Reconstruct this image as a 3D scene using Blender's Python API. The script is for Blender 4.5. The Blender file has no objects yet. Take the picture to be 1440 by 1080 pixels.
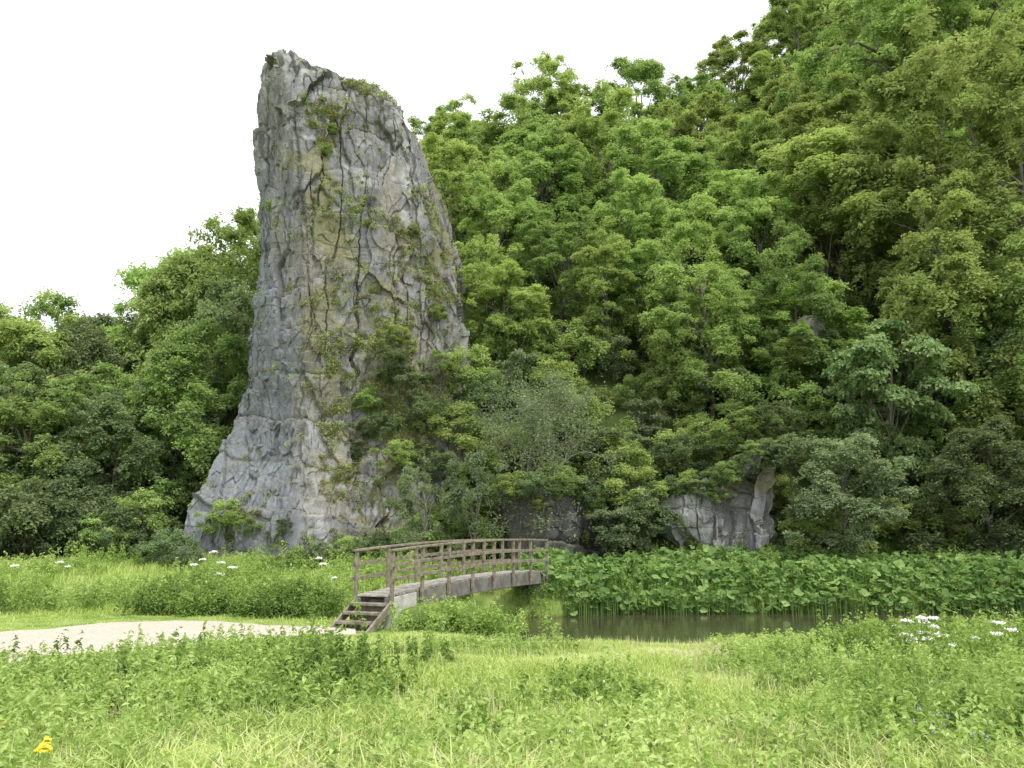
import bpy, math, numpy as np
from mathutils import Vector
R0=np.random.default_rng(7)
F=1150.0; CZ=1.65; PIT=math.radians(11.07); cp,sp=math.cos(PIT),math.sin(PIT)
scene=bpy.context.scene
col=scene.collection
# ---------- survey helpers: photo bearing + real distance -> world metres
def zof(py,Y):
    return CZ+Y*math.tan(PIT+math.atan((540-py)/F))
def xof(px,Y,z=1.0):
    return (px-720)/F*(Y*cp+(z-CZ)*sp)
def gnd(px,py,z=0.0):
    a=math.atan((py-540)/F)-PIT
    Y=(CZ-z)/math.tan(a)
    return xof(px,Y,z),Y
# ---------- numpy noise
def _h(ix,iy,iz,s):
    n=(ix.astype(np.int64)*374761393+iy.astype(np.int64)*668265263+iz.astype(np.int64)*2147483647+s*974711)&0xffffffff
    n=((n^(n>>13))*1274126177)&0xffffffff
    n=((n^(n>>16))*2246822519)&0xffffffff
    return ((n^(n>>15))&0xffffff)/float(0xffffff)
def vn(p,s=0):
    i=np.floor(p).astype(np.int64); f=p-i; f=f*f*(3-2*f); r=0
    for a in (0,1):
        for b in (0,1):
            for c in (0,1):
                w=(f[:,0] if a else 1-f[:,0])*(f[:,1] if b else 1-f[:,1])*(f[:,2] if c else 1-f[:,2])
                r=r+w*_h(i[:,0]+a,i[:,1]+b,i[:,2]+c,s)
    return r
def fbm(p,o=4,s=0):
    r=0;a=.5;t=0
    for k in range(o):
        r=r+a*vn(p*(2**k)+k*17.3,s+k); t+=a; a*=.5
    return r/t*2-1
def facet(p,s=0):
    i=np.floor(p).astype(np.int64); f1=np.full(len(p),9.);f2=f1.copy();cid=np.zeros(len(p)); tl=np.zeros(len(p))
    for a in (-1,0,1):
        for b in (-1,0,1):
            for c in (-1,0,1):
                x,y,z=i[:,0]+a,i[:,1]+b,i[:,2]+c
                q=np.stack([x+_h(x,y,z,s),y+_h(x,y,z,s+1),z+_h(x,y,z,s+2)],1)
                df=p-q; d=np.sqrt((df**2).sum(1)); cl=d<f1
                t=df[:,0]*(_h(x,y,z,s+4)-.5)*2+df[:,1]*(_h(x,y,z,s+5)-.5)*2+df[:,2]*(_h(x,y,z,s+6)-.5)*2
                f2=np.where(cl,f1,np.minimum(f2,d)); cid=np.where(cl,_h(x,y,z,s+3),cid); tl=np.where(cl,t,tl); f1=np.where(cl,d,f1)
    return f2-f1,cid,tl
def n2(x,y,sc,s=0,o=3):
    x=np.atleast_1d(np.asarray(x,float));y=np.atleast_1d(np.asarray(y,float))
    return fbm(np.stack([x*sc,y*sc,np.zeros_like(x)+.5],1),o,s)
def sst(a,b,x):
    t=np.clip((x-a)/(b-a),0,1); return t*t*(3-2*t)
# ---------- mesh maker
def mk(name,V,parts,mats,attrs=None,smooth=False,link=True,parent=None):
    V=np.asarray(V,np.float32); me=bpy.data.meshes.new(name)
    me.vertices.add(len(V)); me.vertices.foreach_set('co',V.ravel())
    nl=sum(p[0].size for p in parts); npoly=sum(len(p[0]) for p in parts)
    me.loops.add(nl); me.polygons.add(npoly)
    me.loops.foreach_set('vertex_index',np.concatenate([p[0].ravel() for p in parts]).astype(np.int32))
    st=[];o=0;mi=[]
    for f,m in parts:
        k=f.shape[1]; st.append(o+np.arange(len(f))*k); o+=f.size; mi.append(np.full(len(f),m))
    me.polygons.foreach_set('loop_start',np.concatenate(st).astype(np.int32))
    me.polygons.foreach_set('material_index',np.concatenate(mi).astype(np.int32))
    me.polygons.foreach_set('use_smooth',np.full(npoly,smooth))
    for m in mats: me.materials.append(m)
    for k,v in (attrs or {}).items():
        a=me.attributes.new(k,'FLOAT','POINT'); a.data.foreach_set('value',np.asarray(v,np.float32))
    me.update(calc_edges=True)
    ob=bpy.data.objects.new(name,me)
    if link: col.objects.link(ob)
    if parent: ob.parent=parent
    return ob
# ---------- materials
def newmat(n):
    m=bpy.data.materials.new(n); m.use_nodes=True; nt=m.node_tree
    for x in list(nt.nodes): nt.nodes.remove(x)
    return m,nt,nt.nodes,nt.links
def ramp(N,els):
    r=N.new('ShaderNodeValToRGB'); e=r.color_ramp.elements
    e[0].position=els[0][0]; e[0].color=(*els[0][1],1)
    e[1].position=els[-1][0]; e[1].color=(*els[-1][1],1)
    for p,c in els[1:-1]:
        q=e.new(p); q.color=(*c,1)
    return r
def leafmat(name,els,trans=.35,hue=.03,val=.3,tcol=1.3,rough=.55):
    m,nt,N,L=newmat(name)
    at=N.new('ShaderNodeAttribute'); at.attribute_name='tint'
    r=ramp(N,els); L.new(at.outputs['Fac'],r.inputs[0]); c=r.outputs[0]
    if hue or val:
        oi=N.new('ShaderNodeObjectInfo')
        hs=N.new('ShaderNodeHueSaturation'); L.new(c,hs.inputs['Color'])
        mr=N.new('ShaderNodeMapRange'); mr.inputs[3].default_value=.5-hue*.8; mr.inputs[4].default_value=.5+hue*.7
        L.new(oi.outputs['Random'],mr.inputs[0]); L.new(mr.outputs[0],hs.inputs['Hue'])
        ml=N.new('ShaderNodeMath'); ml.operation='MULTIPLY'; ml.inputs[1].default_value=7.31
        fr=N.new('ShaderNodeMath'); fr.operation='FRACT'; L.new(oi.outputs['Random'],ml.inputs[0]); L.new(ml.outputs[0],fr.inputs[0])
        m2=N.new('ShaderNodeMapRange'); m2.inputs[3].default_value=1-val; m2.inputs[4].default_value=1+val
        L.new(fr.outputs[0],m2.inputs[0]); L.new(m2.outputs[0],hs.inputs['Value']); c=hs.outputs[0]
    b=N.new('ShaderNodeBsdfDiffuse'); L.new(c,b.inputs['Color'])
    t=N.new('ShaderNodeBsdfTranslucent'); g=N.new('ShaderNodeMixRGB'); g.blend_type='MULTIPLY'; g.inputs[0].default_value=1
    g.inputs[2].default_value=(1.15*tcol,1.2*tcol,.8*tcol,1); L.new(c,g.inputs[1]); L.new(g.outputs[0],t.inputs[0])
    mx=N.new('ShaderNodeMixShader'); mx.inputs[0].default_value=trans
    L.new(b.outputs[0],mx.inputs[1]); L.new(t.outputs[0],mx.inputs[2])
    o=N.new('ShaderNodeOutputMaterial'); L.new(mx.outputs[0],o.inputs[0]); return m
def noisemat(name,c1,c2,scale=5,rough=.85,stretch=(1,1,1),bump=.3,c3=None,spec=.3,detail=3):
    m,nt,N,L=newmat(name)
    tc=N.new('ShaderNodeTexCoord'); mp=N.new('ShaderNodeMapping'); mp.inputs['Scale'].default_value=stretch
    L.new(tc.outputs['Object'],mp.inputs[0])
    n=N.new('ShaderNodeTexNoise'); n.inputs['Scale'].default_value=scale; n.inputs['Detail'].default_value=detail; L.new(mp.outputs[0],n.inputs[0])
    els=[(.32,c1),(.68,c2)] if c3 is None else [(.3,c1),(.5,c2),(.7,c3)]
    r=ramp(N,els); L.new(n.outputs[0],r.inputs[0])
    b=N.new('ShaderNodeBsdfPrincipled'); b.inputs['Roughness'].default_value=rough; b.inputs['Specular IOR Level'].default_value=spec
    L.new(r.outputs[0],b.inputs['Base Color'])
    if bump:
        bp=N.new('ShaderNodeBump'); bp.inputs['Strength'].default_value=bump; bp.inputs['Distance'].default_value=.02
        L.new(n.outputs[0],bp.inputs['Height']); L.new(bp.outputs[0],b.inputs['Normal'])
    o=N.new('ShaderNodeOutputMaterial'); L.new(b.outputs[0],o.inputs[0]); return m
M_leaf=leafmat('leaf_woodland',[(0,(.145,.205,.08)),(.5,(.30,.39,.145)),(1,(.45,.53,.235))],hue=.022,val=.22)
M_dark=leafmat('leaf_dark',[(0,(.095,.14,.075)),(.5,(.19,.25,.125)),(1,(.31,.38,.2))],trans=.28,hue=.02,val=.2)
M_syc=leafmat('leaf_sycamore',[(0,(.12,.19,.09)),(.5,(.23,.33,.15)),(1,(.34,.45,.21))],trans=.3,hue=.01,val=.05)
M_grey=leafmat('leaf_greygreen',[(0,(.12,.16,.09)),(.5,(.23,.285,.16)),(1,(.37,.43,.27))],trans=.3,hue=.015,val=.15)
M_herb=leafmat('leaf_herb',[(0,(.12,.19,.055)),(.5,(.29,.40,.12)),(1,(.49,.58,.24))],hue=0,val=0)
M_grass=leafmat('grass_blade',[(0,(.22,.29,.08)),(.5,(.42,.52,.16)),(.85,(.54,.62,.25)),(1,(.58,.54,.36))],hue=0,val=0,trans=.3)
M_butter=leafmat('leaf_butterbur',[(0,(.08,.145,.045)),(.5,(.17,.275,.085)),(1,(.31,.43,.16))],hue=0,val=0,trans=.3)
M_ochre=leafmat('leaf_ochre',[(0,(.13,.15,.06)),(.5,(.26,.26,.12)),(1,(.39,.35,.2))],hue=0,val=0,trans=.2)
M_bark=noisemat('bark',(.07,.065,.055),(.17,.16,.13),6,.9,(1,1,.2),0,detail=2)
M_twig=noisemat('twig_bark',(.16,.15,.13),(.3,.28,.25),6,.9,bump=0,detail=2)
M_white=noisemat('petal_white',(.75,.75,.7),(.85,.85,.8),5,.6,bump=0)
M_yel=noisemat('petal_yellow',(.7,.5,.02),(.8,.6,.04),5,.6,bump=0)
M_blue=noisemat('petal_mauve',(.3,.25,.5),(.4,.35,.6),5,.6,bump=0)
# ---------- terrain
def river(x):
    yc=np.interp(x,[-60,-20,-8,-3,-1,1,3,8,14,30,80],[26,25.5,25,22,20.6,20.2,20.6,20.8,20.8,20,19])
    hw=np.interp(x,[-20,-6,-2,0,1.5,3,30],[1.6,1.8,2.6,3.2,3.5,4.1,4.2])
    return yc,hw
def foot(x):
    return np.interp(x,[-200,-60,-30,-14,-9,-7,-5.5,-3.5,0,6,12,20,40,80,200],[110,75,60,46,40,36,33,31.8,31,31.3,30.8,29,24,20,10])
def H(x,y):
    x=np.atleast_1d(np.asarray(x,float)); y=np.atleast_1d(np.asarray(y,float))
    yc,hw=river(x); d=np.abs(y-yc+n2(x,y,.35,5)*.5)
    z=n2(x,y,.12,3)*.13+n2(x,y,.8,9)*.035
    z=z*sst(3,9,y+6)
    far=np.interp(y-yc-hw,[0,1,6,12],[0,.35,1.0,1.2])
    z=z+np.where(y>yc,far,0)
    z=z-np.where(y<yc,.24*(1-sst(0,3.2,d-hw)),0)*sst(-1.5,.5,x)
    z=z-(1-sst(hw-.6,hw+.4,d))*1.1
    h=np.interp(y-foot(x),[0,3,8,20,60,100,400],[0,3.6,8.6,19,42,52,54])
    h=h*(1+.45*sst(18,44,x)*sst(10,40,y-foot(x)))*(.2+.8*sst(-48,-18,x))
    z=z+h+n2(x,y,.25,12)*1.3*sst(0,6,h)
    return z
def axis(a,b,st,lo,hi,k=14):
    m=np.arange(a,b,st); 
    l=a-(np.geomspace(1,a-lo+1,k)[1:]-1)[::-1]; r=b+(np.geomspace(1,hi-b+1,k)-1)
    return np.concatenate([l,m,r])
xs=axis(-28,34,.3,-900,900,18); ys=axis(1,62,.3,-120,900,18)
gx,gy=np.meshgrid(xs,ys); gz=H(gx.ravel(),gy.ravel())
V=np.stack([gx.ravel(),gy.ravel(),gz],1)
nx,ny=len(xs),len(ys); I=np.arange(nx*ny).reshape(ny,nx)
Fq=np.stack([I[:-1,:-1],I[:-1,1:],I[1:,1:],I[1:,:-1]],-1).reshape(-1,4)
m,nt,N,L=newmat('meadow_and_hillside_soil')
ge=N.new('ShaderNodeNewGeometry'); sx=N.new('ShaderNodeSeparateXYZ'); L.new(ge.outputs['Position'],sx.inputs[0])
n=N.new('ShaderNodeTexNoise'); n.inputs['Scale'].default_value=1.3; n.inputs['Detail'].default_value=4; L.new(ge.outputs['Position'],n.inputs[0])
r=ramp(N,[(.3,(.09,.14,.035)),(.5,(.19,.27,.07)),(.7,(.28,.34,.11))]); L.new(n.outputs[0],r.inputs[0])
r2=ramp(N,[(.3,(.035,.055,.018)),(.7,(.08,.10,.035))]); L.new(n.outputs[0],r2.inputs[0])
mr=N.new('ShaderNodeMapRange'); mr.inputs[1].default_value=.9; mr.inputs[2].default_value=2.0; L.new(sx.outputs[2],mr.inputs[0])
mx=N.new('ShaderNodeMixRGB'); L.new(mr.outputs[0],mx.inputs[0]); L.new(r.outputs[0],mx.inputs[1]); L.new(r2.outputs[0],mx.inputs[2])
mr2=N.new('ShaderNodeMapRange'); mr2.inputs[1].default_value=-.28; mr2.inputs[2].default_value=-.4; L.new(sx.outputs[2],mr2.inputs[0])
mx2=N.new('ShaderNodeMixRGB'); L.new(mr2.outputs[0],mx2.inputs[0]); L.new(mx.outputs[0],mx2.inputs[1]); mx2.inputs[2].default_value=(.06,.055,.03,1)
b=N.new('ShaderNodeBsdfDiffuse'); L.new(mx2.outputs[0],b.inputs['Color'])
o=N.new('ShaderNodeOutputMaterial'); L.new(b.outputs[0],o.inputs[0])
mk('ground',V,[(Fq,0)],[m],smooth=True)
# ---------- river water
WZ=-.36
m,nt,N,L=newmat('river_water')
n=N.new('ShaderNodeTexNoise'); n.inputs['Scale'].default_value=2.2; n.inputs['Detail'].default_value=3
tc=N.new('ShaderNodeTexCoord'); mp=N.new('ShaderNodeMapping'); mp.inputs['Scale'].default_value=(.6,1.6,1); L.new(tc.outputs['Object'],mp.inputs[0]); L.new(mp.outputs[0],n.inputs[0])
b=N.new('ShaderNodeBsdfPrincipled'); b.inputs['Base Color'].default_value=(.055,.052,.03,1); b.inputs['Roughness'].default_value=.08; b.inputs['IOR'].default_value=1.33
bp=N.new('ShaderNodeBump'); bp.inputs['Strength'].default_value=.3; bp.inputs['Distance'].default_value=.03; L.new(n.outputs[0],bp.inputs['Height']); L.new(bp.outputs[0],b.inputs['Normal'])
o=N.new('ShaderNodeOutputMaterial'); L.new(b.outputs[0],o.inputs[0])
WX=np.linspace(-60,80,141); yc,hw=river(WX)
V=np.concatenate([np.stack([WX,yc-hw-.7,np.full(141,WZ)],1),np.stack([WX,yc+hw+.7,np.full(141,WZ)],1)])
I=np.arange(140); mk('river',V,[(np.stack([I,I+1,I+142,I+141],1),0)],[m])
# ---------- path
up=[(-260,900),(-20,888),(70,882),(140,877),(250,874),(350,877),(440,881),(500,885)]
lo=[(-300,1010),(0,968),(35,945),(80,918),(200,915),(330,902),(440,893),(500,893)]
U=np.array([gnd(*p) for p in up]); Lw=np.array([gnd(*p) for p in lo])
def resamp(A,n): 
    t=np.linspace(0,len(A)-1,n); return np.stack([np.interp(t,np.arange(len(A)),A[:,k]) for k in (0,1)],1)
n1=110; U=resamp(U,n1); Lw=resamp(Lw,n1)
U[:,1]+=n2(U[:,0],U[:,1],1.2,4)*.35; Lw[:,1]+=n2(Lw[:,0],Lw[:,1],1.2,6)*.3
T=np.linspace(0,1,14)[:,None,None]; G=(Lw[None]*(1-T)+U[None]*T); gg=G.reshape(-1,2)
z=H(gg[:,0],gg[:,1])+.03+np.repeat(np.sin(np.linspace(0,1,14)*math.pi)*.05-.03,n1)
I=np.arange(14*n1).reshape(14,n1)
M_path=noisemat('limestone_gravel',(.36,.32,.26),(.54,.5,.42),14,.95,bump=.5,detail=6)
mk('gravel_path',np.c_[gg,z],[(np.stack([I[:-1,:-1],I[:-1,1:],I[1:,1:],I[1:,:-1]],-1).reshape(-1,4),0)],[M_path],smooth=True)
def on_path(x,y):
    o=np.argsort(U[:,0]); u=np.interp(x,U[o,0],U[o,1]); o=np.argsort(Lw[:,0]); l=np.interp(x,Lw[o,0],Lw[o,1])
    e=n2(x,y,2.5,88)*.35
    return (y<u-.02+e)&(y>l+.05+e)&(x<-3.4)
def below_path(x,y,m=1.6):
    o=np.argsort(Lw[:,0]); l=np.interp(x,Lw[o,0],Lw[o,1]); return (x<-3.0)&(y>l-m)
def in_river(x,y,mg=0):
    yc,hw=river(x); return np.abs(y-yc)<hw+mg
# ---------- rocks
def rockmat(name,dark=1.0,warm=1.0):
    m,nt,N,L=newmat(name)
    ge=N.new('ShaderNodeNewGeometry'); tc=N.new('ShaderNodeTexCoord')
    def noi(sc,st=(1,1,1),d=5,off=0,rg=.6):
        mp=N.new('ShaderNodeMapping'); mp.inputs['Scale'].default_value=st; mp.inputs['Location'].default_value=(off,off,off); L.new(tc.outputs['Object'],mp.inputs[0])
        n=N.new('ShaderNodeTexNoise'); n.inputs['Scale'].default_value=sc; n.inputs['Detail'].default_value=d; n.inputs['Roughness'].default_value=rg; L.new(mp.outputs[0],n.inputs[0]); return n.outputs[0]
    def mix(f,a,c,bl='MIX'):
        x=N.new('ShaderNodeMixRGB'); x.blend_type=bl
        for i,v in enumerate((f,a,c)):
            if isinstance(v,(tuple,float,int)): x.inputs[i].default_value=(v if not isinstance(v,tuple) else (*v,1))
            else: L.new(v,x.inputs[i])
        return x.outputs[0]
    def mrg(v,a,b_,c=0,d=1):
        x=N.new('ShaderNodeMapRange'); L.new(v,x.inputs[0]); 
        for i,q in enumerate((a,b_,c,d)): x.inputs[i+1].default_value=q
        return x.outputs[0]
    def att(k):
        a=N.new('ShaderNodeAttribute'); a.attribute_name=k; return a.outputs['Fac']
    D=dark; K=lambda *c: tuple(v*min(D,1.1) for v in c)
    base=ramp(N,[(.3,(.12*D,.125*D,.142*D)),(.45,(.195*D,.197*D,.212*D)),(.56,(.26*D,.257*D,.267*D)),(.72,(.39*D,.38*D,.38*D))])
    L.new(noi(1.5,(1,1,.25),7,0,.76),base.inputs[0])
    c=base.outputs[0]
    c=mix(mrg(noi(.5,(1,1,.5),4,5),.48,.6,0,.6*warm),c,mix(noi(7,d=4,off=2,rg=.7),K(.17,.15,.105),K(.36,.32,.25)))
    pn=noi(2.4,(1,1,.4),6,9,.75)
    c=mix(mrg(att('pale'),0,1),c,mix(pn,(.26,.275,.31),(.62,.615,.6)))
    c=mix(mrg(att('shade_blue'),0,1,0,.7),c,mix(pn,K(.10,.118,.155),K(.28,.305,.355)))  # bluish shade of the facet turned from the sun, mixed into the colour
    c=mix(mrg(noi(7,(1,1,.7),5,8,.75),.53,.63,0,.45),c,K(.42,.41,.395))
    c=mix(mrg(noi(2.2,(1.4,1.4,.18),5,11,.72),.5,.7,0,.65),c,(.09,.095,.105))
    sx=N.new('ShaderNodeSeparateXYZ'); L.new(ge.outputs['Normal'],sx.inputs[0])
    mn=noi(5,d=5,off=4,rg=.75)
    c=mix(mrg(sx.outputs[2],.3,.8,0,.7),c,mix(mn,(.12,.14,.055),(.27,.24,.12)))
    c=mix(mrg(att('moss'),.2,.9,0,.75),c,mix(mn,(.12,.13,.06),(.31,.285,.17)))
    c=mix(mrg(att('crack'),0,1,0,.5),c,(.07,.07,.068))
    b=N.new('ShaderNodeBsdfDiffuse'); L.new(c,b.inputs['Color'])
    bp=N.new('ShaderNodeBump'); bp.inputs['Strength'].default_value=.6; bp.inputs['Distance'].default_value=.07; L.new(noi(4,(1,1,.6),6,1,.75),bp.inputs['Height']); L.new(bp.outputs[0],b.inputs['Normal'])
    o=N.new('ShaderNodeOutputMaterial'); L.new(b.outputs[0],o.inputs[0]); return m
def make_rock(name,lv,Yr,sec,nu,nv,mat,seed,amp=1.0,attrf=None,foot_push=None):
    lv=np.array(lv,float); zs=np.array([zof(p,Yr) for p in lv[:,0]]); o=np.argsort(zs); zs=zs[o]; lv=lv[o]
    zz=np.linspace(zs[0],zs[-1],nv)
    cols=[np.interp(zz,zs,lv[:,k]) for k in (1,2,3)]
    rings=[]
    for j,z in enumerate(zz):
        l,a,rr=[c[j] for c in cols]; pts=[]
        t=(z-zs[0])/(zs[-1]-zs[0])
        for (k,yo) in sec:
            px=(l+(a-l)*k if k<=1 else a+(rr-a)*(k-1))
            y=Yr+yo*(1-.45*max(0,t-.7)/.3) - (foot_push(z) if foot_push and yo<2.6 else 0)
            ye=y if yo<=3.6 else Yr+3.6
            pts.append((xof(px,ye,z),y))
        pts=np.array(pts+[pts[0]]); s=np.r_[0,np.cumsum(np.hypot(*np.diff(pts,axis=0).T)*np.array([1]*(len(sec)-3)+[.35,.25,.35]))]; s/=s[-1]
        u=np.linspace(0,1,nu,endpoint=False)
        rings.append(np.stack([np.interp(u,s,pts[:,0]),np.interp(u,s,pts[:,1]),np.full(nu,z)],1))
    P=np.array(rings)
    for _ in range(4): P[:,:,:2]=(np.roll(P,1,1)+2*P+np.roll(P,-1,1))[:,:,:2]/4
    du=np.roll(P,-3,1)-np.roll(P,3,1); dv=np.gradient(P,axis=0)
    nrm=np.cross(du,dv); nrm/=np.linalg.norm(nrm,axis=2,keepdims=True)+1e-9
    p=P.reshape(-1,3); nn=nrm.reshape(-1,3)
    w=np.stack([fbm(p*1.3,4,seed+40),fbm(p*1.3,4,seed+50),fbm(p*1.3,4,seed+60)],1)
    pw=p+w*.28
    e1,c1,t1=facet(pw*np.array([.38,.38,.10]),seed)
    e2,c2,t2=facet(pw*np.array([.8,.8,.3])+3,seed+7)
    e3,c3,t3=facet((p+w*.18)*np.array([2.1,2.1,1.1])+9,seed+14)
    k2=np.exp(-e2/.02)
    lev=(p[:,2]+w[:,2]*.35+.12*p[:,0]+.25*fbm(p*.3,2,seed+66))
    def beds(T,s):
        bz=lev/T; f=bz-np.floor(bz); return np.exp(-np.minimum(f,1-f)/.03)*sst(-.25,.25,fbm(p*.5,2,s)),_h(np.floor(bz).astype(int),np.zeros(len(p),int)+3,np.zeros(len(p),int),s),f
    kb,bo,bf=beds(1.9,seed+2); kb2,bo2,bf2=beds(.62,seed+3)
    fis=1-np.abs(fbm((p+w*.2)*np.array([1.0,1.0,.12]),3,seed+70)); fis=np.clip((fis-.955)/.045,0,1)*sst(-.15,.25,fbm(p*.4,2,seed+71))
    rid=1-np.abs(fbm(p*np.array([1.6,1.6,.6]),4,seed+33))
    d=.45*fbm(p*.2,2,seed+20)+.36*(c1-.5)+.2*t1+.24*(c2-.5)+.14*t2+.09*(c3-.5)+.06*t3-.04*k2-.07*kb-.03*kb2+.12*(bo-.5)+.08*(bo2-.5)+.08*bf+.04*bf2-.16*fis+.05*(rid-.7)+.055*fbm(p*2.6,5,seed+30)-.05
    d=np.clip(d,-.6,.36)*amp
    q=p+nn*d[:,None]; q[:,2]+=.12*amp*(c2-.5)+.1*fbm(p*1.2,2,seed+90)
    I=np.arange(nu*nv).reshape(nv,nu); J=np.roll(I,-1,1)
    Fq=np.stack([I[:-1],J[:-1],J[1:],I[1:]],-1).reshape(-1,4)
    q=np.vstack([q,q[-nu:].mean(0)+np.array([0,0,.1])]); tip=len(q)-1
    Ft=np.stack([I[-1],J[-1],np.full(nu,tip)],1)
    crack=np.clip(k2*.4+kb*.45+kb2*.25+fis*.75,0,1); crack=np.r_[crack,0]
    A={'crack':crack,'pale':np.zeros(len(q)),'shade_blue':np.zeros(len(q)),'moss':np.zeros(len(q))}
    if attrf: attrf(q,A,P,nu,nv)
    ob=mk(name,q,[(Fq,0),(Ft,0)],[mat],A)
    return ob,q,np.vstack([nn,[0,0,1]]),A
def pxpy(q):
    d=q[:,1]*cp+(q[:,2]-CZ)*sp; v=-q[:,1]*sp+(q[:,2]-CZ)*cp
    return 720+F*q[:,0]/d, 540-F*v/d
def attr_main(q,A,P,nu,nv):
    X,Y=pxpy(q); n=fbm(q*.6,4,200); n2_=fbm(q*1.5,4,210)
    A['shade_blue'][:]=np.clip(sst(440,400,X+n*60)*sst(330,480,Y+n*80)+sst(420,380,X+n*50)*sst(200,260,Y)*.7,0,1)  # mask for the painted shade on the left facet
    A['pale'][:]=np.clip(sst(600,720,Y+n*120)*sst(.0,.3,n2_+.2)*.85+.7*sst(.12,.45,n2_)*sst(560,250,Y),0,1)
    mo=sst(.05,.4,n+.3-np.abs(X-455)/100)*sst(130,170,Y)*sst(620,380,Y)+sst(0,.35,n2_+.2-np.abs(X-500)/150)*sst(380,500,Y)+sst(.1,.4,n+n2_*.6+.0)*sst(480,520,X)
    A['moss'][:]=np.clip(mo,0,1)
lv=[(70,374,388,410),(76,371,390,424),(84,368,392,440),(93,367,396,458),(98,366,398,510),(103,365,400,534),(112,363,402,554),(128,361,407,572),(145,360,412,584),(200,361,420,607),(250,360,425,621),(320,358,430,636),(380,356,432,644),(450,349,430,650),(530,342,428,660),(580,330,430,670),(620,314,435,685),(680,290,440,690),(710,264,450,680),(770,249,455,640),(830,242,455,640)]
sec=[(0,1.9),(.5,.9),(1,-.4),(1.25,.1),(1.6,.7),(1.85,1.5),(2,3.0),(2,6.5),(.2,6.0)]
fp=lambda z: 1.2*float(sst(8,1.5,np.array(z)))
M_rock=rockmat('limestone')
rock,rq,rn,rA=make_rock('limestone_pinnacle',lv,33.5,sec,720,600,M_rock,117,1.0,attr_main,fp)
def attr_o(q,A,P,nu,nv):
    n=fbm(q*.5,4,300); X,Y=pxpy(q); A['pale'][:]=sst(-.4,.1,n)*np.maximum(sst(690,715,Y+40*n),sst(1070,1085,X)); A['moss'][:]=sst(0,.4,fbm(q*.8,3,310)+.2)*sst(715,680,Y)
OUT=[(632,1060,1070,1086),(650,1045,1060,1095),(668,1015,1040,1098),(684,958,1025,1092),(696,930,1010,1098),(725,924,1010,1090),(750,938,1010,1097),(775,958,1015,1088),(810,965,1015,1090)]
_,oq,on_,_a=make_rock('limestone_outcrop',OUT,30.2,
   [(0,.9),(.4,.0),(1,-.5),(1.4,.5),(1.7,-.2),(2,.6),(2,8.5),(0,8.5)],380,200,rockmat('limestone_bleached',1.1,.4),33,1.0,attr_o)
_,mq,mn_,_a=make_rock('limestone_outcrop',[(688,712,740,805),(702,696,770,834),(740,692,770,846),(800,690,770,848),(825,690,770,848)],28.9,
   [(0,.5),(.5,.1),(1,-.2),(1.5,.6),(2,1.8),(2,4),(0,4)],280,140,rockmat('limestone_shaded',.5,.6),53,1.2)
_,sq_,sn_,_a=make_rock('limestone_outcrop',[(446,1131,1140,1148),(454,1124,1140,1156),(480,1122,1140,1158),(500,1122,1140,1158)],35.6,
   [(0,.3),(.5,-.1),(1,-.3),(1.5,0),(2,.4),(2,5.5),(0,5.5)],140,80,M_rock,63,.5)
# ---------- foliage generators
def norm(a): return a/(np.linalg.norm(a,axis=-1,keepdims=True)+1e-9)
def leaves(C,Nn,S,rng,asp=.55,fold=.12,T=None):
    n=len(C); t=norm(np.cross(Nn,rng.normal(size=(n,3)))) if T is None else T; b=np.cross(Nn,t); S=S[:,None]
    V=np.empty((n,4,3)); V[:,0]=C-t*S*.5; V[:,1]=C+b*S*asp*.5+Nn*S*fold; V[:,2]=C+t*S*.5-Nn*S*fold*.8; V[:,3]=C-b*S*asp*.5+Nn*S*fold
    return V.reshape(-1,3),np.arange(4*n).reshape(-1,4)
def tube(pts,rad,sides=6):
    pts=np.array(pts,float); n=len(pts); V=[]
    for i in range(n):
        d=pts[min(i+1,n-1)]-pts[max(i-1,0)]; d=d/(np.linalg.norm(d)+1e-9)
        a=np.cross(d,[.3,.9,.1]); a/=np.linalg.norm(a)+1e-9; b=np.cross(d,a)
        th=np.arange(sides)/sides*2*math.pi
        V.append(pts[i]+rad[i]*(np.cos(th)[:,None]*a+np.sin(th)[:,None]*b))
    V=np.concatenate(V); I=np.arange(n*sides).reshape(n,sides); J=np.roll(I,-1,1)
    return V,np.stack([I[:-1],J[:-1],J[1:],I[1:]],-1).reshape(-1,4)
class B:
    def __init__(s): s.V=[];s.P=[];s.T=[];s.n=0
    def add(s,V,Fc,m,t=.5):
        s.V.append(V); s.P.append((Fc+s.n,m)); s.T.append(np.broadcast_to(t,(len(V),)).astype(float)); s.n+=len(V)
    def make(s,name,mats,**k): return mk(name,np.concatenate(s.V),s.P,mats,{'tint':np.concatenate(s.T)},**k)
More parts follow.
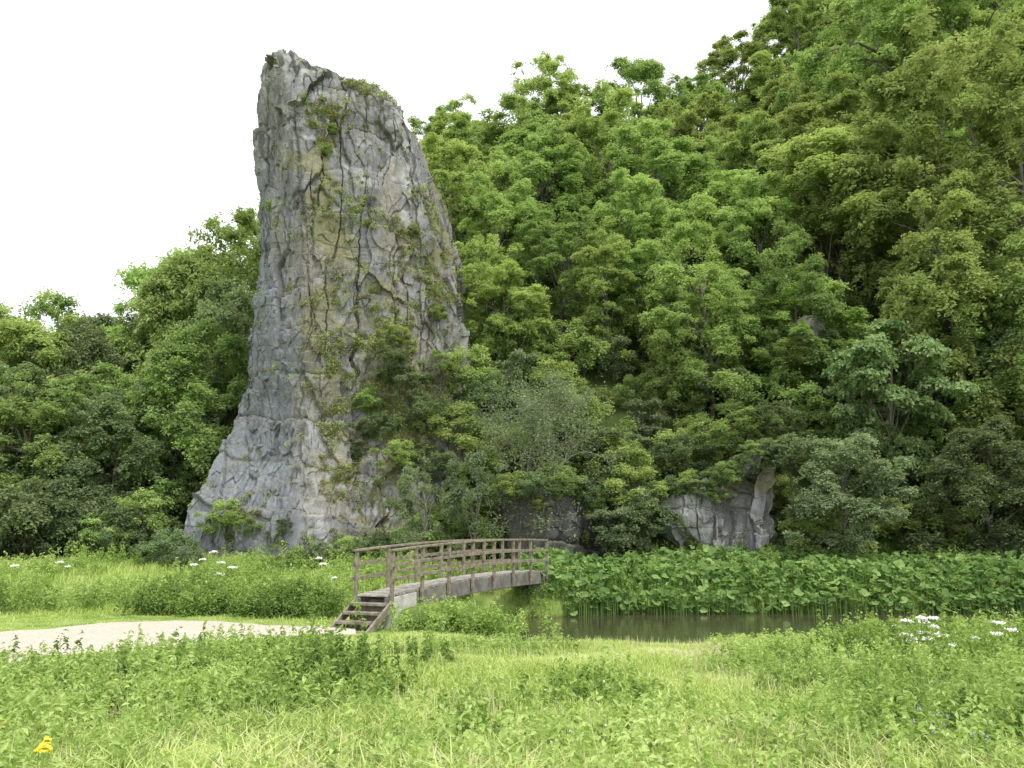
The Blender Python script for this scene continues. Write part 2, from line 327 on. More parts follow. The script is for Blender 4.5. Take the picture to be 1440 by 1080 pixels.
def tree_mesh(name,seed,Ht,Rc,z0,nl,ls,nc,mat,cr=(.2,.34),flat=.8,trunk=.2,lean=.3,asp=.5,bark=None,nlimb=14,per=24,droop=.25,upb=.35,rough=.5):
    rng=np.random.default_rng(seed); b=B()
    cz=(Ht+z0)/2; rz=(Ht-z0)/2
    d=norm(rng.normal(size=(nc,3))); rr=rng.uniform(.25,1,nc)**.42
    rr=rr*(1+rough*fbm(d*1.7+seed,2,seed))
    Cc=d*rr[:,None]*np.array([Rc,Rc,rz])*.88
    tp=np.clip((Cc[:,2]/rz),-1,1); Cc[:,:2]*=(1-.22*tp)[:,None]; Cc[:,2]+=cz
    CR=rng.uniform(cr[0],cr[1],nc)*Rc*np.where(rng.random(nc)<.3,.6,1)
    ns=nl//per; w=CR**2; w/=w.sum(); ck=rng.choice(nc,ns,p=w)
    out=norm(Cc[ck]-np.array([0,0,cz-rz*.5])); sd=norm(out*.55+rng.normal(size=(ns,3))*.75+np.array([0,0,upb])); sl=CR[ck]*rng.uniform(.55,1.2,ns)
    k=np.repeat(np.arange(ns),per); n=len(k); u=rng.uniform(.3,1,n)
    pos=Cc[ck[k]]+sd[k]*(sl[k]*u)[:,None]*np.array([1,1,flat]); pos[:,2]-=droop*sl[k]*u**2.2
    side=norm(np.cross(sd[k],[0,0,1.])+1e-3); lat=rng.normal(0,1,n)*ls*(1.35-.6*u); pos+=side*lat[:,None]; pos[:,2]+=rng.normal(0,.4,n)*ls
    nn=norm(np.array([0,0,.9])+sd[k]*.4+rng.normal(size=(n,3))*.5)
    T=norm(np.cross(np.cross(nn,sd[k]*.6+side*np.sign(lat)[:,None]+rng.normal(size=(n,3))*.3),nn))
    ct=rng.uniform(0,1,nc); st=rng.normal(0,.1,ns)
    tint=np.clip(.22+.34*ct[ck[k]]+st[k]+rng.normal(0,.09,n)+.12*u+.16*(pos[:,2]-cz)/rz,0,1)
    V,Fc=leaves(pos,nn,rng.uniform(.6,1.3,n)*ls,rng,asp,T=T)
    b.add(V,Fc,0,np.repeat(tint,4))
    n=7; zt=np.linspace(-.6,z0+rz*1.3,n); tx=np.cumsum(rng.normal(0,lean/n,n)); ty=np.cumsum(rng.normal(0,lean/n,n)); tx-=tx[0];ty-=ty[0]
    tp_=np.stack([tx,ty,zt],1); tr=np.linspace(trunk,trunk*.2,n); tr[0]*=1.5
    V,Fc=tube(tp_,tr,8); b.add(V,Fc,1)
    for i in rng.choice(nc,min(nc,nlimb),replace=False):
        s=rng.uniform(.25,.9); q=np.array([np.interp(s,np.linspace(0,1,n),tp_[:,j]) for j in range(3)])
        if q[2]>Cc[i][2]+1: q[2]=max(.3,Cc[i][2]-1)
        mid=(q+Cc[i])/2+rng.normal(0,.1,3)*Rc*.5+np.array([0,0,.1*Rc])
        V,Fc=tube([q,mid,Cc[i]],[trunk*.42,trunk*.22,trunk*.06],5); b.add(V,Fc,1)
    return b.make(name,[mat,bark or M_bark],link=False).data
TH=[12,13,14,12,11]
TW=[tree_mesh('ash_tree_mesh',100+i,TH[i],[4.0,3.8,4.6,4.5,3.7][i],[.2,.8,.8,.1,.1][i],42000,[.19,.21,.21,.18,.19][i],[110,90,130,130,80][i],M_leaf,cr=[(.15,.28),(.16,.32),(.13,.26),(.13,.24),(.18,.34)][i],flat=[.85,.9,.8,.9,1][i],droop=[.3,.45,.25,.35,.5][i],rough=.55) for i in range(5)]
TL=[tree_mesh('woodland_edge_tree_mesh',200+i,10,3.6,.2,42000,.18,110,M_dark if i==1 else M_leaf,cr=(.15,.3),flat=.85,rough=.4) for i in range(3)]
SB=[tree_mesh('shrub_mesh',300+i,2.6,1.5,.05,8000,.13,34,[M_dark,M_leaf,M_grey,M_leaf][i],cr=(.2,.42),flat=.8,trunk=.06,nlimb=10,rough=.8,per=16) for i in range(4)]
def put(name,me,x,y,s,sz=None,rot=None,z=None,rng=R0):
    ob=bpy.data.objects.new(name,me); col.objects.link(ob)
    if z is None: z=float(H(x,y)[0])-.15
    ob.location=(x,y,z); ob.scale=(s,s,sz or s); ob.rotation_euler=(rng.normal(0,.06),rng.normal(0,.06),rng.uniform(0,6.28) if rot is None else rot)
    return ob
pts=[]
def try_pt(x,y,md):
    for q in pts:
        if (q[0]-x)**2+(q[1]-y)**2<md*md: return False
    pts.append((x,y)); return True
rg=np.random.default_rng(5); cnt=0
for _ in range(8000):
    y=rg.uniform(36,100); x=rg.uniform(-30,70)
    if abs(x)>y*.66+3: continue
    if x<-12 and y<60: continue
    if y<foot(x)+ (4.5 if x<8 else 5.0): continue
    if x<-2.5 and y<42.5: continue
    if not try_pt(x,y,4.2 if y<60 else 6.2): continue
    k=rg.integers(0,5); s=rg.uniform(.62,1.12); cnt+=1
    if y<44 and x<8: s*=.72
    if y>60: s*=1.05
    put('ash_tree',TW[k],x,y,s*1.1,s*rg.uniform(.75,1.0))
print('hill trees',cnt)
def topped(name,me,mh,px,py,Y,wid=1.0,base=None):
    z1=zof(py,Y); x=xof(px,Y,z1*.7); z0=float(H(x,Y)[0])-.15 if base is None else zof(base,Y); s=(z1-z0)/mh
    put(name,me,x,Y,s*wid,s,z=z0)
for px,py,Y,k,w in [(1290,60,38,0,.85),(1420,60,35,3,.85),(1160,190,40,3,.85),(1060,230,41,2,.8),(1400,-120,46,2,.8),(1240,-60,50,3,.85),(900,230,44,2,.85),(1000,300,38,4,.9),(850,330,40,0,1.0),(700,330,39.5,3,.9),(690,230,44,0,.85),(780,170,52,2,.75),(1330,260,33.5,4,.85),(1440,300,32,0,.85),(1120,330,36.5,0,.8),(770,85,80,3,1),(640,150,72,0,1),(900,85,80,2,1)]:
    topped('ash_tree',TW[k],TH[k]*.96,px,py,Y,w)
for px,py,Y,k,w in [(330,262,46,0,.62),(268,275,49,2,.58),(232,330,47,0,.6),(180,405,46,2,.62),(125,425,44,1,.75),(75,405,47,0,.75),(15,395,44,2,.8),(-50,390,46,2,.8),(345,370,42,1,.7),(290,440,40,0,.8),(230,480,39,2,.85),(170,530,38,1,1),(110,500,40,0,1),(50,520,38,2,1),(-10,500,39,1,1),(60,470,60,2,1),(200,440,62,1,1),(300,380,60,0,.9)]:
    topped('woodland_edge_tree',TL[k],9.7,px,py,Y,w)
# shrubs on lower slope
rg=np.random.default_rng(8); sp_=[]
for _ in range(4000):
    x=rg.uniform(-6,24); y=rg.uniform(30.5,43)
    if y<foot(x)-.3 or y>foot(x)+9: continue
    if any((q[0]-x)**2+(q[1]-y)**2<1.9 for q in sp_): continue
    z=float(H(x,y)[0]); X,Y=pxpy(np.array([[x,y,z+1.2]])); X=X[0];Y=Y[0]
    if X>1500: continue
    if 905<X<1110 and Y>600 and y<32.5: continue
    if X<480 or (X<590 and Y>660): continue
    sp_.append((x,y)); k=rg.choice([0,1,1,2,3]) ; s=rg.uniform(.55,1.2)
    if X<600: s*=.7
    put('hazel_shrub',SB[k],x,y,s,s*rg.uniform(.7,1.3))
for _ in range(80):
    x=rg.uniform(-30,-11); y=rg.uniform(34.5,40); X,_y=pxpy(np.array([[x,y,2.]])); s=rg.uniform(.7,1.4)
    if X[0]>225: continue
    put('hazel_shrub',SB[rg.choice([0,0,3])],x,y,s,s*1.1)
def on_rock(lst,q_,n_):
    Xr,Yr=pxpy(q_)
    okk=(n_[:,1]<.3)
    for px,py,s,k in lst:
        i=np.argmin(np.where(okk,(Xr-px)**2+(Yr-py)**2+q_[:,1]*3,1e9)); c=q_[i]; put('ivy_shrub',SB[k],c[0],c[1]-.1,s,s*.85,z=c[2]-.35*s-.1)
on_rock([(928,704,.5,1),(945,694,.45,0),(966,690,.5,3),(985,694,.35,2),(1002,686,.5,0),(1022,674,.45,1),(1040,662,.4,0),(1056,648,.45,3),(1075,638,.4,0),(1096,640,.35,2),(1100,690,.4,0),(925,745,.45,0),(940,772,.35,3),(975,765,.25,3),(1098,740,.45,0),(1090,775,.35,1),(1010,700,.3,1)],oq,on_)
on_rock([(700,705,.5,3),(725,694,.5,1),(750,690,.45,0),(785,690,.6,3),(812,700,.5,0),(838,715,.45,1),(846,745,.4,0),(694,745,.35,0),(760,712,.3,1)],mq,mn_)
on_rock([(1122,485,.4,1),(1158,480,.4,0),(1140,495,.4,3),(1128,462,.2,0)],sq_,sn_)
for px,py,Y,s,k in [(960,655,32.5,.9,0),(1010,630,33,.9,3),(900,740,29.8,.8,0),(1090,600,32.4,.8,0),(1112,650,30.4,.8,0),(1050,610,32.5,.8,1),(868,760,29,.8,2),(885,700,30.6,.9,1),(640,775,30.0,.6,0),(600,780,30.2,.5,1),(655,740,30.6,.8,3),(700,650,32,1,1),(800,640,32.4,1.1,0),(860,660,32,1,3),(1105,505,35.4,.7,1),(1172,505,35.4,.7,3)]:
    z=zof(py,Y); put('hazel_shrub',SB[k],xof(px,Y,z),Y,s,s*.8,z=z-.5)
# bushes against the foot of the pinnacle
for px,Y,s,k in [(262,31.0,.45,0),(410,30.6,.4,3),(450,30.4,.5,0),(490,30.4,.55,1),(235,32.0,.7,0),(530,30.4,.6,0),(375,30.6,.3,1)]:
    x=xof(px,Y,1.2); put('hazel_shrub',SB[k],x,Y,s,s*.9)
syc=tree_mesh('sycamore_mesh',401,9.5,4.2,2.2,28000,.24,75,M_syc,cr=(.2,.36),flat=.28,trunk=.2,asp=.8,upb=.1,droop=.2)
topped('sycamore_tree',syc,9.5,1235,430,32.0,.72); topped('sycamore_tree',syc,9.5,1420,430,33,.7)
eld=tree_mesh('elder_mesh',402,6,2.6,.1,32000,.13,70,M_grey,cr=(.16,.3),flat=.85,trunk=.1)
topped('elder_bush',eld,6,1185,590,29.0,1.0)
drk=tree_mesh('holly_mesh',403,7,3.2,.1,36000,.16,70,M_dark,cr=(.18,.3),flat=.8,trunk=.14)
topped('holly_tree',drk,7,1390,590,29.5,1.0); topped('holly_tree',drk,7,1300,640,31,1.0); topped('holly_tree',drk,7,1500,560,29.5,1.0)
gsh=tree_mesh('willow_mesh',404,4.2,1.9,.6,8000,.14,40,M_grey,cr=(.18,.3),flat=.7,trunk=.05,bark=M_twig,nlimb=30,asp=.35)
topped('willow_shrub',gsh,4.2,600,640,29.8,.75); topped('willow_shrub',gsh,4.2,668,620,29.4,.7)
# twiggy hawthorn
rg=np.random.default_rng(12); b=B()
def branch(p,d,l,r,dep):
    q=[p]; dd=d.copy()
    for i in range(3):
        dd=norm(dd+rg.normal(0,.16,3)+np.array([0,0,.05])); q.append(q[-1]+dd*l/3)
    V,Fc=tube(q,np.linspace(r,r*.55,4),4); b.add(V,Fc,1)
    if dep==0:
        n=26; C=np.array(q)[rg.integers(1,4,n)]+rg.normal(0,.2,(n,3)); V,Fc=leaves(C,norm(rg.normal(size=(n,3))*.6+[0,0,.7]),rg.uniform(.08,.16,n),rg); b.add(V,Fc,0,np.repeat(np.clip(rg.uniform(.2,.8)+rg.normal(0,.1,n),0,1),4)); return
    for i in range(rg.integers(2,4)):
        s=q[rg.integers(1,4)]; branch(s,norm(dd+rg.normal(0,.55,3)),l*rg.uniform(.6,.85),r*.6,dep-1)
for i in range(6): branch(np.array([rg.normal(0,.2),rg.normal(0,.2),-.2]),norm(np.array([rg.normal(0,.35),rg.normal(0,.3),1])),1.9,.04,4)
haw=b.make('hawthorn_mesh',[M_grey,M_twig],link=False).data
for px,py,Y,s in ((735,712,30.0,.95),(775,640,33.0,.8)):
    z=zof(py,Y); put('hawthorn_shrub',haw,xof(px,Y,z),Y,s,z=z)
# ---------- vegetation rooted on the pinnacle ledges
rg=np.random.default_rng(21); X,Y=pxpy(rq); ok=(rn[:,1]<.3)&(rq[:,2]>1)
on_rock([(320,735,.62,1),(300,745,.45,1),(345,745,.4,3),(545,525,.75,0),(575,560,.7,2),(535,610,.6,0),(600,600,.8,0),(620,540,.8,3),(560,650,.6,1),(618,450,.4,3),(600,660,.7,0),(500,640,.4,2),(630,620,.9,1),(580,330,.28,3),(455,215,.3,1),(465,185,.25,1),(380,290,.2,1),(400,745,.3,2),(520,570,.5,3),(555,480,.45,1)],rq,rn)
def region(cx,cy,rx,ry): return np.exp(-((X-cx)/rx)**2-((Y-cy)/ry)**2)
w=(region(455,190,28,50)*1.3+region(575,310,30,40)+region(510,300,70,40)*.5+region(440,410,35,25)*.8+region(475,560,40,130)*1.5+region(560,560,70,120)*2+region(615,420,25,80)*.9+region(520,125,50,15)*.8+region(385,280,15,12)*.6+region(350,720,45,22)*.8+region(420,760,60,18)+.03)*sst(-.1,.35,fbm(rq*1.1,3,77)+.1)*ok*(.4+np.clip(rn[:,2],0,1)+rA['crack']*.6)
w=w/w.sum(); k=rg.choice(len(rq),3000,p=w); b=B()
for idx in k:
    n=rg.integers(14,40); r=rg.uniform(.07,.26); c=rq[idx]+rn[idx]*.04
    C=c+rg.normal(0,r*.55,(n,3))*np.array([1,.5,.8]); Nn=norm(rn[idx]*.5+np.array([0,-.2,.6])+rg.normal(0,.5,(n,3)))
    V,Fc=leaves(C,Nn,rg.uniform(.05,.13,n),rg,.35); b.add(V,Fc,1 if rg.random()<.65 else 0,np.repeat(np.clip(rg.uniform(.2,.8)+rg.normal(0,.12,n),0,1),4))
b.make('rock_ledge_vegetation',[M_leaf,M_ochre])
# ---------- meadow grass
def blades(bd,x,y,h,wd,tint,rng,m=0,bend=.5,npt=14,spread=.09):
    n=len(x)*npt; X=np.repeat(x,npt)+rng.normal(0,spread,n); Y=np.repeat(y,npt)+rng.normal(0,spread,n)
    z=np.repeat(H(x,y),npt)-.03; hh=np.repeat(h,npt)*rng.uniform(.4,1.25,n); a=rng.uniform(0,6.283,n); w=wd*rng.uniform(.6,1.3,n)
    dx,dy=np.cos(a),np.sin(a); le=hh*rng.uniform(.1,bend,n); a2=a+1.57+rng.normal(0,.4,n)
    ox,oy=np.cos(a2)*w/2,np.sin(a2)*w/2
    V=np.empty((n,5,3)); base=np.stack([X,Y,z],1); O=np.stack([ox,oy,ox*0],1)
    mid=base+np.stack([dx*le*.35,dy*le*.35,hh*.6],1); tip=base+np.stack([dx*le,dy*le,hh*(1-.3*bend)],1)
    V[:,0]=base-O;V[:,1]=base+O;V[:,2]=mid+O*.8;V[:,3]=mid-O*.8;V[:,4]=tip
    I=np.arange(n)*5; t=np.clip(np.repeat(tint,npt)+rng.normal(0,.12,n),0,1)
    V=V.reshape(-1,3); bd.add(V,np.stack([I,I+1,I+2,I+3],1),m,np.repeat(t,5)); bd.P.append((np.stack([I+3,I+2,I+4],1)+bd.n-len(V),m))
rg=np.random.default_rng(31)
def scatter(n,y0,y1,pw=1.0,xl=-99,xr=99):
    y=y0+(y1-y0)*rg.random(n)**pw; x=rg.uniform(-1,1,n)*(y*.68+1.2); k=(x>xl)&(x<xr); return x[k],y[k]
b=B()
x,y=scatter(23000,4.6,18.4,.9); k=~in_river(x,y,-.1)&~on_path(x,y); x,y=x[k],y[k]
hgt=np.interp(y,[5,9,12,14.5,17],[.27,.2,.12,.08,.06])*np.clip(1+2.2*n2(x,y,.6,44,4),.2,2.3); hgt=np.where(below_path(x,y,1.5),np.minimum(hgt,.07),hgt)
tint=.57+.7*n2(x,y,.5,45)+rg.normal(0,.16,len(x))+.4*np.exp(-((x-3.2)/1.6)**2-((y-12.5)/.9)**2)
blades(b,x,y,hgt,.012,tint,rg,bend=.9)
x,y=scatter(13000,16.5,33,1.1,xr=-2.2); k=~in_river(x,y,-.1)&~on_path(x,y); x,y=x[k],y[k]
hgt=np.interp(y,[16,19.5,21,30],[.07,.11,.3,.35])*(1+.9*n2(x,y,.4,44)); tint=.58+.5*n2(x,y,.5,46)
blades(b,x,y,hgt,.02,tint,rg,npt=10,spread=.14,bend=.8)
x=rg.uniform(-2,20,4500); yc,hw=river(x); y=yc+hw+rg.uniform(-.1,6,4500); blades(b,x,y,np.full(4500,.22),.02,np.full(4500,.2),rg,npt=8)
b.make('meadow_grass',[M_grass])
b=B(); x,y=scatter(3400,5,15,.9); k=(~in_river(x,y,.6)&~on_path(x,y)&(n2(x,y,.3,70)>-.15)); x,y=x[k],y[k]
blades(b,x,y,np.interp(y,[5,10,15],[.52,.34,.17]),.007,np.full(len(x),.97),rg,npt=4,bend=.3); b.make('grass_seed_heads',[M_grass])
# ---------- leafy herbs
def herbs(bd,x,y,h,r,nl,ls,tint,rng,m=0,asp=.45):
    n=len(x)*nl; t=rng.random(n)**.7; a=rng.uniform(0,6.283,n); hh=np.repeat(h,nl); rr=np.repeat(r,nl)*np.sqrt(rng.random(n))*(1.1-.75*t)
    lx=np.repeat(rng.normal(0,.12,len(x)),nl)*t*hh; X=np.repeat(x,nl)+np.cos(a)*rr+lx; Y=np.repeat(y,nl)+np.sin(a)*rr; Z=np.repeat(H(x,y),nl)+hh*t*np.repeat(rng.uniform(.8,1.1,len(x)),nl)*rng.uniform(.8,1.1,n)
    nn=norm(np.stack([np.cos(a)*.5,np.sin(a)*.5,np.full(n,.8)],1)+rng.normal(0,.4,(n,3)))
    V,Fc=leaves(np.stack([X,Y,Z],1),nn,np.broadcast_to(ls,(n,))*rng.uniform(.5,1.4,n),rng,asp)
    bd.add(V,Fc,m,np.repeat(np.clip(np.repeat(tint,nl)+rng.normal(0,.12,n)+.3*(t-.5),0,1),4))
b=B(); x,y=scatter(9500,4.7,15.5,.9); w=n2(x,y,.45,60,4)+.35*sst(0,-5,x)*sst(15,11,y)+.3*sst(2,5,x)*sst(14,8,y)+.25*sst(9.5,6,y)-.04
k=(w>.0)&~below_path(x,y,1.1); x,y=x[k],y[k]; w=w[k]
herbs(b,x,y,np.interp(y,[5,9,12,15],[.36,.3,.22,.12])*rg.uniform(.4,1.5,len(x))*(1+.6*w),rg.uniform(.06,.2,len(x)),32,.058,.5+.6*n2(x,y,.9,61)+rg.normal(0,.12,len(x)),rg)
def clumps(cx,cy,m,sx_,sy_,h,nl,ls,t0,seed):
    x=np.repeat(cx,m)+rg.normal(0,sx_,len(cx)*m); y=np.repeat(cy,m)+rg.normal(0,sy_,len(cx)*m); ct=np.repeat(rg.normal(0,.14,len(cx)),m); ch=np.repeat(rg.uniform(.6,1.3,len(cx)),m)
    k=~below_path(x,y,1.1)&~in_river(x,y,-.2); x,y,ct,ch=x[k],y[k],ct[k],ch[k]
    herbs(b,x,y,h*ch*rg.uniform(.5,1.2,len(x)),rg.uniform(.05,.14,len(x)),nl,ls,t0+ct+.3*n2(x,y,1.5,seed),rg)
clumps(np.r_[rg.uniform(-6.5,-1.0,36),rg.uniform(4.2,8.5,26),rg.uniform(-4,4,12)],np.r_[rg.uniform(7.5,11.5,36),rg.uniform(8,13.5,26),rg.uniform(6,9,12)],15,.24,.2,.48,56,.065,.38,68)
clumps(np.array([4.6,-1.6,-2.0,7.6,-4.5,-6.2]),np.array([10.0,8.6,9.2,11.5,9.8,10.3]),44,.3,.25,.5,60,.065,.14,69)
x,y=scatter(4600,19.8,33,1,xr=-2.8); k=~in_river(x,y,-.2)&(n2(x,y,.4,64)>-.1); x,y=x[k],y[k]
herbs(b,x,y,rg.uniform(.2,.8,len(x))*(1+.7*n2(x,y,.4,66)),rg.uniform(.15,.4,len(x)),50,.1,.5+.6*n2(x,y,.4,62)+rg.normal(0,.1,len(x)),rg)
x=rg.uniform(-9.0,-3.9,560); y=rg.uniform(18.6,22.3,560)+.15*(-x-4); k=n2(x,y,.6,91)>-.12; x,y=x[k],y[k]
herbs(b,x,y,rg.uniform(.5,.95,len(x))*np.interp(y,[18.6,20],[.5,1])*(1+.6*n2(x,y,.9,90)),rg.uniform(.12,.3,len(x)),90,.085,.22+.5*n2(x,y,.8,92),rg)
x=rg.uniform(-17,-9,360); y=rg.uniform(21,27,360); k=n2(x,y,.5,93)>0; x,y=x[k],y[k]
herbs(b,x,y,rg.uniform(.4,1.1,len(x)),rg.uniform(.15,.35,len(x)),80,.1,.28+.5*n2(x,y,.6,94),rg)
x=np.r_[rg.normal(-1.0,.65,90),rg.uniform(-2.5,.9,110),rg.uniform(6.3,14,360)]; y=np.r_[rg.normal(16.3,.3,90),rg.uniform(23.6,26,110),rg.normal(16.3,.5,360)]
herbs(b,x,y,np.r_[rg.uniform(.25,.65,90),rg.uniform(.4,.8,110),rg.uniform(.25,.6,360)],np.r_[rg.uniform(.15,.3,200),rg.uniform(.12,.3,360)],80,.075,np.r_[.3+.35*rg.random(90),.1+.2*rg.random(110),.3+.35*rg.random(360)],rg)
x=rg.uniform(.3,22,900); yc,hw=river(x); y=yc+hw+rg.uniform(0,1,900)*(foot(x)-yc-hw+1); k=(x>4)|(y<27.5); x,y=x[k],y[k]; herbs(b,x,y,rg.uniform(.3,.9,len(x)),rg.uniform(.12,.3,len(x)),46,.09,.22+.3*rg.random(len(x)),rg)
b.make('wild_herbs',[M_herb])
# ---------- butterbur on the far bank
rg=np.random.default_rng(41); b=B(); n=10500
x=rg.uniform(.2,22,n); yc,hw=river(x); y=yc+hw-.3+rg.uniform(0,1,n)**1.2*(foot(x)-yc-hw+.9); z=np.maximum(H(x,y),WZ)+rg.uniform(.1,.65,n)*(1+.6*n2(x,y,.7,99)); r=rg.uniform(.05,.16,n)
kk=((x>1.5)|(y>24.0))&((n2(x,y,.8,98)>-.3)|(y<yc+hw+1.0))&((x>3.5)|(y<28.4)); x,y,z,r=x[kk],y[kk],z[kk],r[kk]; n=len(x)
nn=norm(np.stack([rg.normal(0,.45,n),rg.normal(-.25,.45,n),np.ones(n)],1)); t=norm(np.cross(nn,rg.normal(size=(n,3)))); bb=np.cross(nn,t); C=np.stack([x,y,z],1)
V=np.empty((n,9,3)); V[:,0]=C-nn*(r*.2)[:,None]
for i in range(8):
    a=i/8*6.283; rr=r*(1 if i else .45)*rg.uniform(.85,1.12,n); V[:,i+1]=C+(t*math.cos(a)+bb*math.sin(a))*rr[:,None]+nn*rg.normal(0,.02,n)[:,None]
I=(np.arange(n)*9)[:,None]; T=np.concatenate([np.concatenate([I,I+1+i,I+1+(i+1)%8],1) for i in range(8)])
b.add(V.reshape(-1,3),T,0,np.repeat(np.clip(rg.normal(.42,.22,n)+.4*n2(x,y,.5,97),0,1),9))
w=np.array([.01,0,0])
V=np.empty((n,4,3)); g=C.copy(); g[:,2]=H(x,y)-.05; V[:,0]=g-w;V[:,1]=g+w;V[:,2]=C+w;V[:,3]=C-w; b.add(V.reshape(-1,3),np.arange(4*n).reshape(-1,4),0,.4)
b.make('butterbur_plants',[M_butter])
# ---------- umbels and little flowers
rg=np.random.default_rng(51); b=B()
def umbel(x,y,h,r):
    z=float(H(x,y)[0]); top=np.array([x+rg.normal(0,.04),y+rg.normal(0,.04),z+h]); V,Fc=tube([[x,y,z],[(x+top[0])/2+.02,y,z+h*.5],top-[0,0,.08]],[.007,.006,.004],4); b.add(V,Fc,0,.6)
    for i in range(14):
        a=rg.uniform(0,6.28); q=r*math.sqrt(rg.random()); c=top+[math.cos(a)*q,math.sin(a)*q,-.25*q*q/r]
        V,Fc=tube([top-[0,0,.08],c],[.003,.002],3); b.add(V,Fc,0,.6)
        n=10; C=c+rg.normal(0,1,(n,3))*np.array([.018,.018,.01]); V,Fc=leaves(C,norm(rg.normal(0,.4,(n,3))+[0,-.4,.8]),rg.uniform(.018,.032,n)*max(1,r/.09),rg,.9); b.add(V,Fc,1,.9)
for px,py in [(1262,882),(1275,872),(1287,868),(1300,874),(1312,880),(1295,888),(1325,892),(1283,897),(1305,903),(1368,896),(1400,874),(1398,890),(1255,896),(1330,905),(1420,885),(1275,912),(1318,868),(1270,890)]:
    Y=12.4+rg.uniform(-.5,.6); z=zof(py,Y); x=xof(px,Y,z); umbel(x,Y,max(.25,z-float(H(x,Y)[0])),rg.uniform(.055,.09))
for px,py,Y in [(300,775,22),(290,786,21.5),(312,790,21),(326,797,20.6),(272,793,21.5),(310,806,21),(442,784,21),(452,792,20.6),(84,790,24),(98,796,24),(20,795,24),(468,812,20)]:
    z=zof(py,Y); x=xof(px,Y,z); umbel(x,Y,max(.3,z-float(H(x,Y)[0])),rg.uniform(.07,.12))
b.make('cow_parsley',[M_herb,M_white])
b=B()
def dots(px0,px1,py0,py1,n,m,s,hh):
    for i in range(n):
        x,y=gnd(rg.uniform(px0,px1),rg.uniform(py0,py1),hh); z=float(H(x,y)[0]); k=7
        V,Fc=tube([[x,y,z],[x,y,z+hh]],[.004,.003],3); b.add(V,Fc,0,.6)
        V,Fc=leaves(np.array([x,y,z+hh])+rg.normal(0,s*.4,(k,3)),norm(rg.normal(0,.5,(k,3))+[0,-.4,1]),np.full(k,s),rg,.8); b.add(V,Fc,m,.9)
dots(38,68,1040,1068,5,1,.03,.5); dots(0,14,1020,1040,1,1,.03,.45); dots(1280,1400,980,1070,20,2,.014,.4); dots(600,900,960,1075,14,3,.01,.36)
b.make('meadow_flowers',[M_herb,M_yel,M_blue,M_white])
# ---------- footbridge
M_wood=noisemat('weathered_timber',(.13,.115,.085),(.29,.26,.21),7,.85,(1,1,1),.5,detail=6)
M_rail=noisemat('weathered_rail_timber',(.14,.12,.085),(.31,.275,.215),9,.85,(1,1,1),.5,detail=6)
M_deck=noisemat('deck_planks',(.26,.245,.215),(.46,.435,.39),9,.9,(1,1,1),.5,detail=6)
M_beam=noisemat('grey_girder',(.11,.105,.09),(.24,.23,.2),4,.8,(1,1,1),.4,detail=6)
M_conc=noisemat('concrete_abutment',(.36,.355,.33),(.56,.55,.52),5,.9,(1,1,1),.4,detail=6)
br=bpy.data.objects.new('footbridge',None); col.objects.link(br)
A=np.array([-2.42,16.7]); Bp=np.array([1.02,24.3]); dv=(Bp-A); Ln=np.linalg.norm(dv); dv=dv/Ln; lf=np.array([-dv[1],dv[0]]); W=.82
def dz(s): return .66+.24*s+.09*4*s*(1-s)
def pt(s,o,h=0): q=A+dv*Ln*s+lf*o; return np.array([q[0],q[1],dz(min(max(s,0),1))+h])
class BX:
    def __init__(s): s.V=[];s.F=[];s.n=0
    def beam(s,p0,p1,w,h,j=0):
        p0=np.array(p0,float);p1=np.array(p1,float); d=norm(p1-p0); sd=np.cross(d,[0,0,1]); 
        if np.linalg.norm(sd)<.1: sd=np.array([lf[0],lf[1],0]); 
        sd=norm(sd); up=np.cross(sd,d); o=[]; bv=min(w,h)*.12
        prof=[(-w/2,-h/2+bv),(-w/2+bv,-h/2),(w/2-bv,-h/2),(w/2,-h/2+bv),(w/2,h/2-bv),(w/2-bv,h/2),(-w/2+bv,h/2),(-w/2,h/2-bv)]
        for p in (p0,p1):
            for a_,b_ in prof: o.append(p+sd*a_+up*b_)
        s.V.append(np.array(o)); n=s.n
        s.F+= [[n+i,n+(i+1)%8,n+8+(i+1)%8,n+8+i] for i in range(8)]
        for q in (0,8):
            s.F+=[[n+q,n+q+1,n+q+2,n+q+3],[n+q,n+q+3,n+q+4,n+q+7],[n+q+4,n+q+5,n+q+6,n+q+7]]
        s.n+=16
    def make(s,name,mat): return mk(name,np.concatenate(s.V),[(np.array(s.F),0)],[mat],parent=br)
rg=np.random.default_rng(61)
posts=BX(); rails=BX(); deck=BX(); gird=BX(); ab=BX(); stp=BX()
NP=8
for side,o in (('r',-.02),('l',W+.02)):
    for i in range(NP):
        s=i/(NP-1)*.985+.005; posts.beam(pt(s,o,-.24),pt(s,o,.83),.07,.07)
    oo=o+(-.053 if o<.5 else .053)
    for hh,w_,h_,off in ((.86,.10,.045,o),(.57,.03,.07,oo),(.29,.03,.07,oo)):
        for i in range(NP-1):
            s0=i/(NP-1)*.985+.005; s1=(i+1)/(NP-1)*.985+.005
            e=.012 if i==0 else 0
            rails.beam(pt(s0-e,off,hh),pt(s1,off,hh),w_,h_)
nd=62
for i in range(nd):
    s=(i+.5)/nd; z=rg.normal(0,.004)
    p=pt(s,.045,z-.025); q=pt(s,W-.045,z-.025); deck.beam(p,q,Ln/nd*.9,.045)
for o in (.075,W-.075):
    for i in range(16):
        gird.beam(pt(i/16,o,-.21),pt((i+1)/16+.001,o,-.21),.08,.31)
for i in range(12): gird.beam(pt((i+.5)/12,.14,-.2),pt((i+.5)/12,W-.14,-.2),.07,.12)
ab.beam([*(A+dv*.25+lf*-.05),.03],[*(A+dv*.25+lf*(W+.05)),.03],.5,.66)
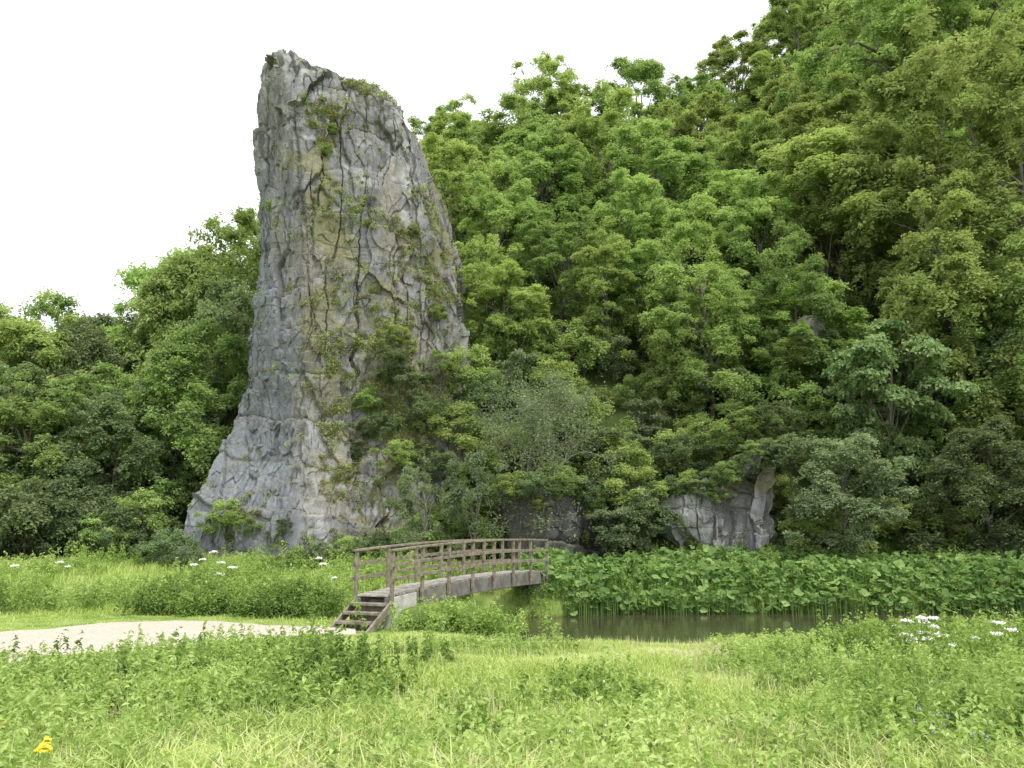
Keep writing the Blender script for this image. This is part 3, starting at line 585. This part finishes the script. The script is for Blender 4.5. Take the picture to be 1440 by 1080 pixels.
ab.beam([*(A+dv*(Ln-.1)+lf*.06),.30],[*(A+dv*(Ln-.1)+lf*(W-.06)),.30],.3,.6)
for i in range(4): ab.beam(pt(i*.03+.004,.018,-.21),pt((i+1)*.03+.004,.018,-.21),.03,.28)
rise=.16; run=.21
for k in range(4):
    zt=.64-rise*(k+1)+.0; c=A-dv*(run*(k+.5)+.02)
    e0=c+lf*.02; e1=c+lf*(W-.02); stp.beam([*e0,zt],[*e1,zt],run*1.12,.055)
    stp.beam([*(e0+dv*.09+lf*.05),zt-.085],[*(e1+dv*.09-lf*.05),zt-.085],.03,.11)
for o in (-.03,W+.03):
    s0=A+lf*o+dv*.05; s1=A+lf*o-dv*(run*4+.05); stp.beam([*s0,.48],[*s1,-.1],.05,.16)
posts.make('posts',M_rail); rails.make('handrails',M_rail); deck.make('deck',M_deck); gird.make('girders',M_beam); ab.make('abutments',M_conc); stp.make('steps',M_wood)
# ---------- world, sun, camera
w=bpy.data.worlds.new('World'); scene.world=w; w.use_nodes=True; nt=w.node_tree; N=nt.nodes; L=nt.links
EL,AZ=math.radians(62),math.radians(145)
sk=N.new('ShaderNodeTexSky'); sk.sky_type='NISHITA'; sk.sun_disc=False; sk.sun_elevation=EL; sk.sun_rotation=AZ; sk.dust_density=5; sk.air_density=1.5
hs=N.new('ShaderNodeHueSaturation'); hs.inputs['Saturation'].default_value=.35; L.new(sk.outputs[0],hs.inputs['Color'])
mx=N.new('ShaderNodeMixRGB'); mx.inputs[0].default_value=.7; L.new(hs.outputs[0],mx.inputs[1]); mx.inputs[2].default_value=(12.6,12.7,12.8,1)
bg=N['Background']; L.new(mx.outputs[0],bg.inputs[0]); bg.inputs[1].default_value=.15
sl=bpy.data.lights.new('sun','SUN'); sl.energy=3.0; sl.angle=math.radians(10); sl.color=(1,.97,.91)
so=bpy.data.objects.new('sun',sl); col.objects.link(so)
dirv=Vector((math.sin(AZ)*math.cos(EL),math.cos(AZ)*math.cos(EL),math.sin(EL)))
so.rotation_euler=dirv.to_track_quat('Z','Y').to_euler(); so.location=dirv*60
cd=bpy.data.cameras.new('camera'); cam=bpy.data.objects.new('camera',cd); col.objects.link(cam)
cam.location=(0,0,CZ); cam.rotation_euler=(math.pi/2+PIT,0,0); cd.sensor_width=36; cd.lens=F/1440*36; cd.clip_end=3000; cd.clip_start=.1
scene.camera=cam
scene.view_settings.view_transform='Standard'; scene.view_settings.look='None'; scene.view_settings.exposure=0
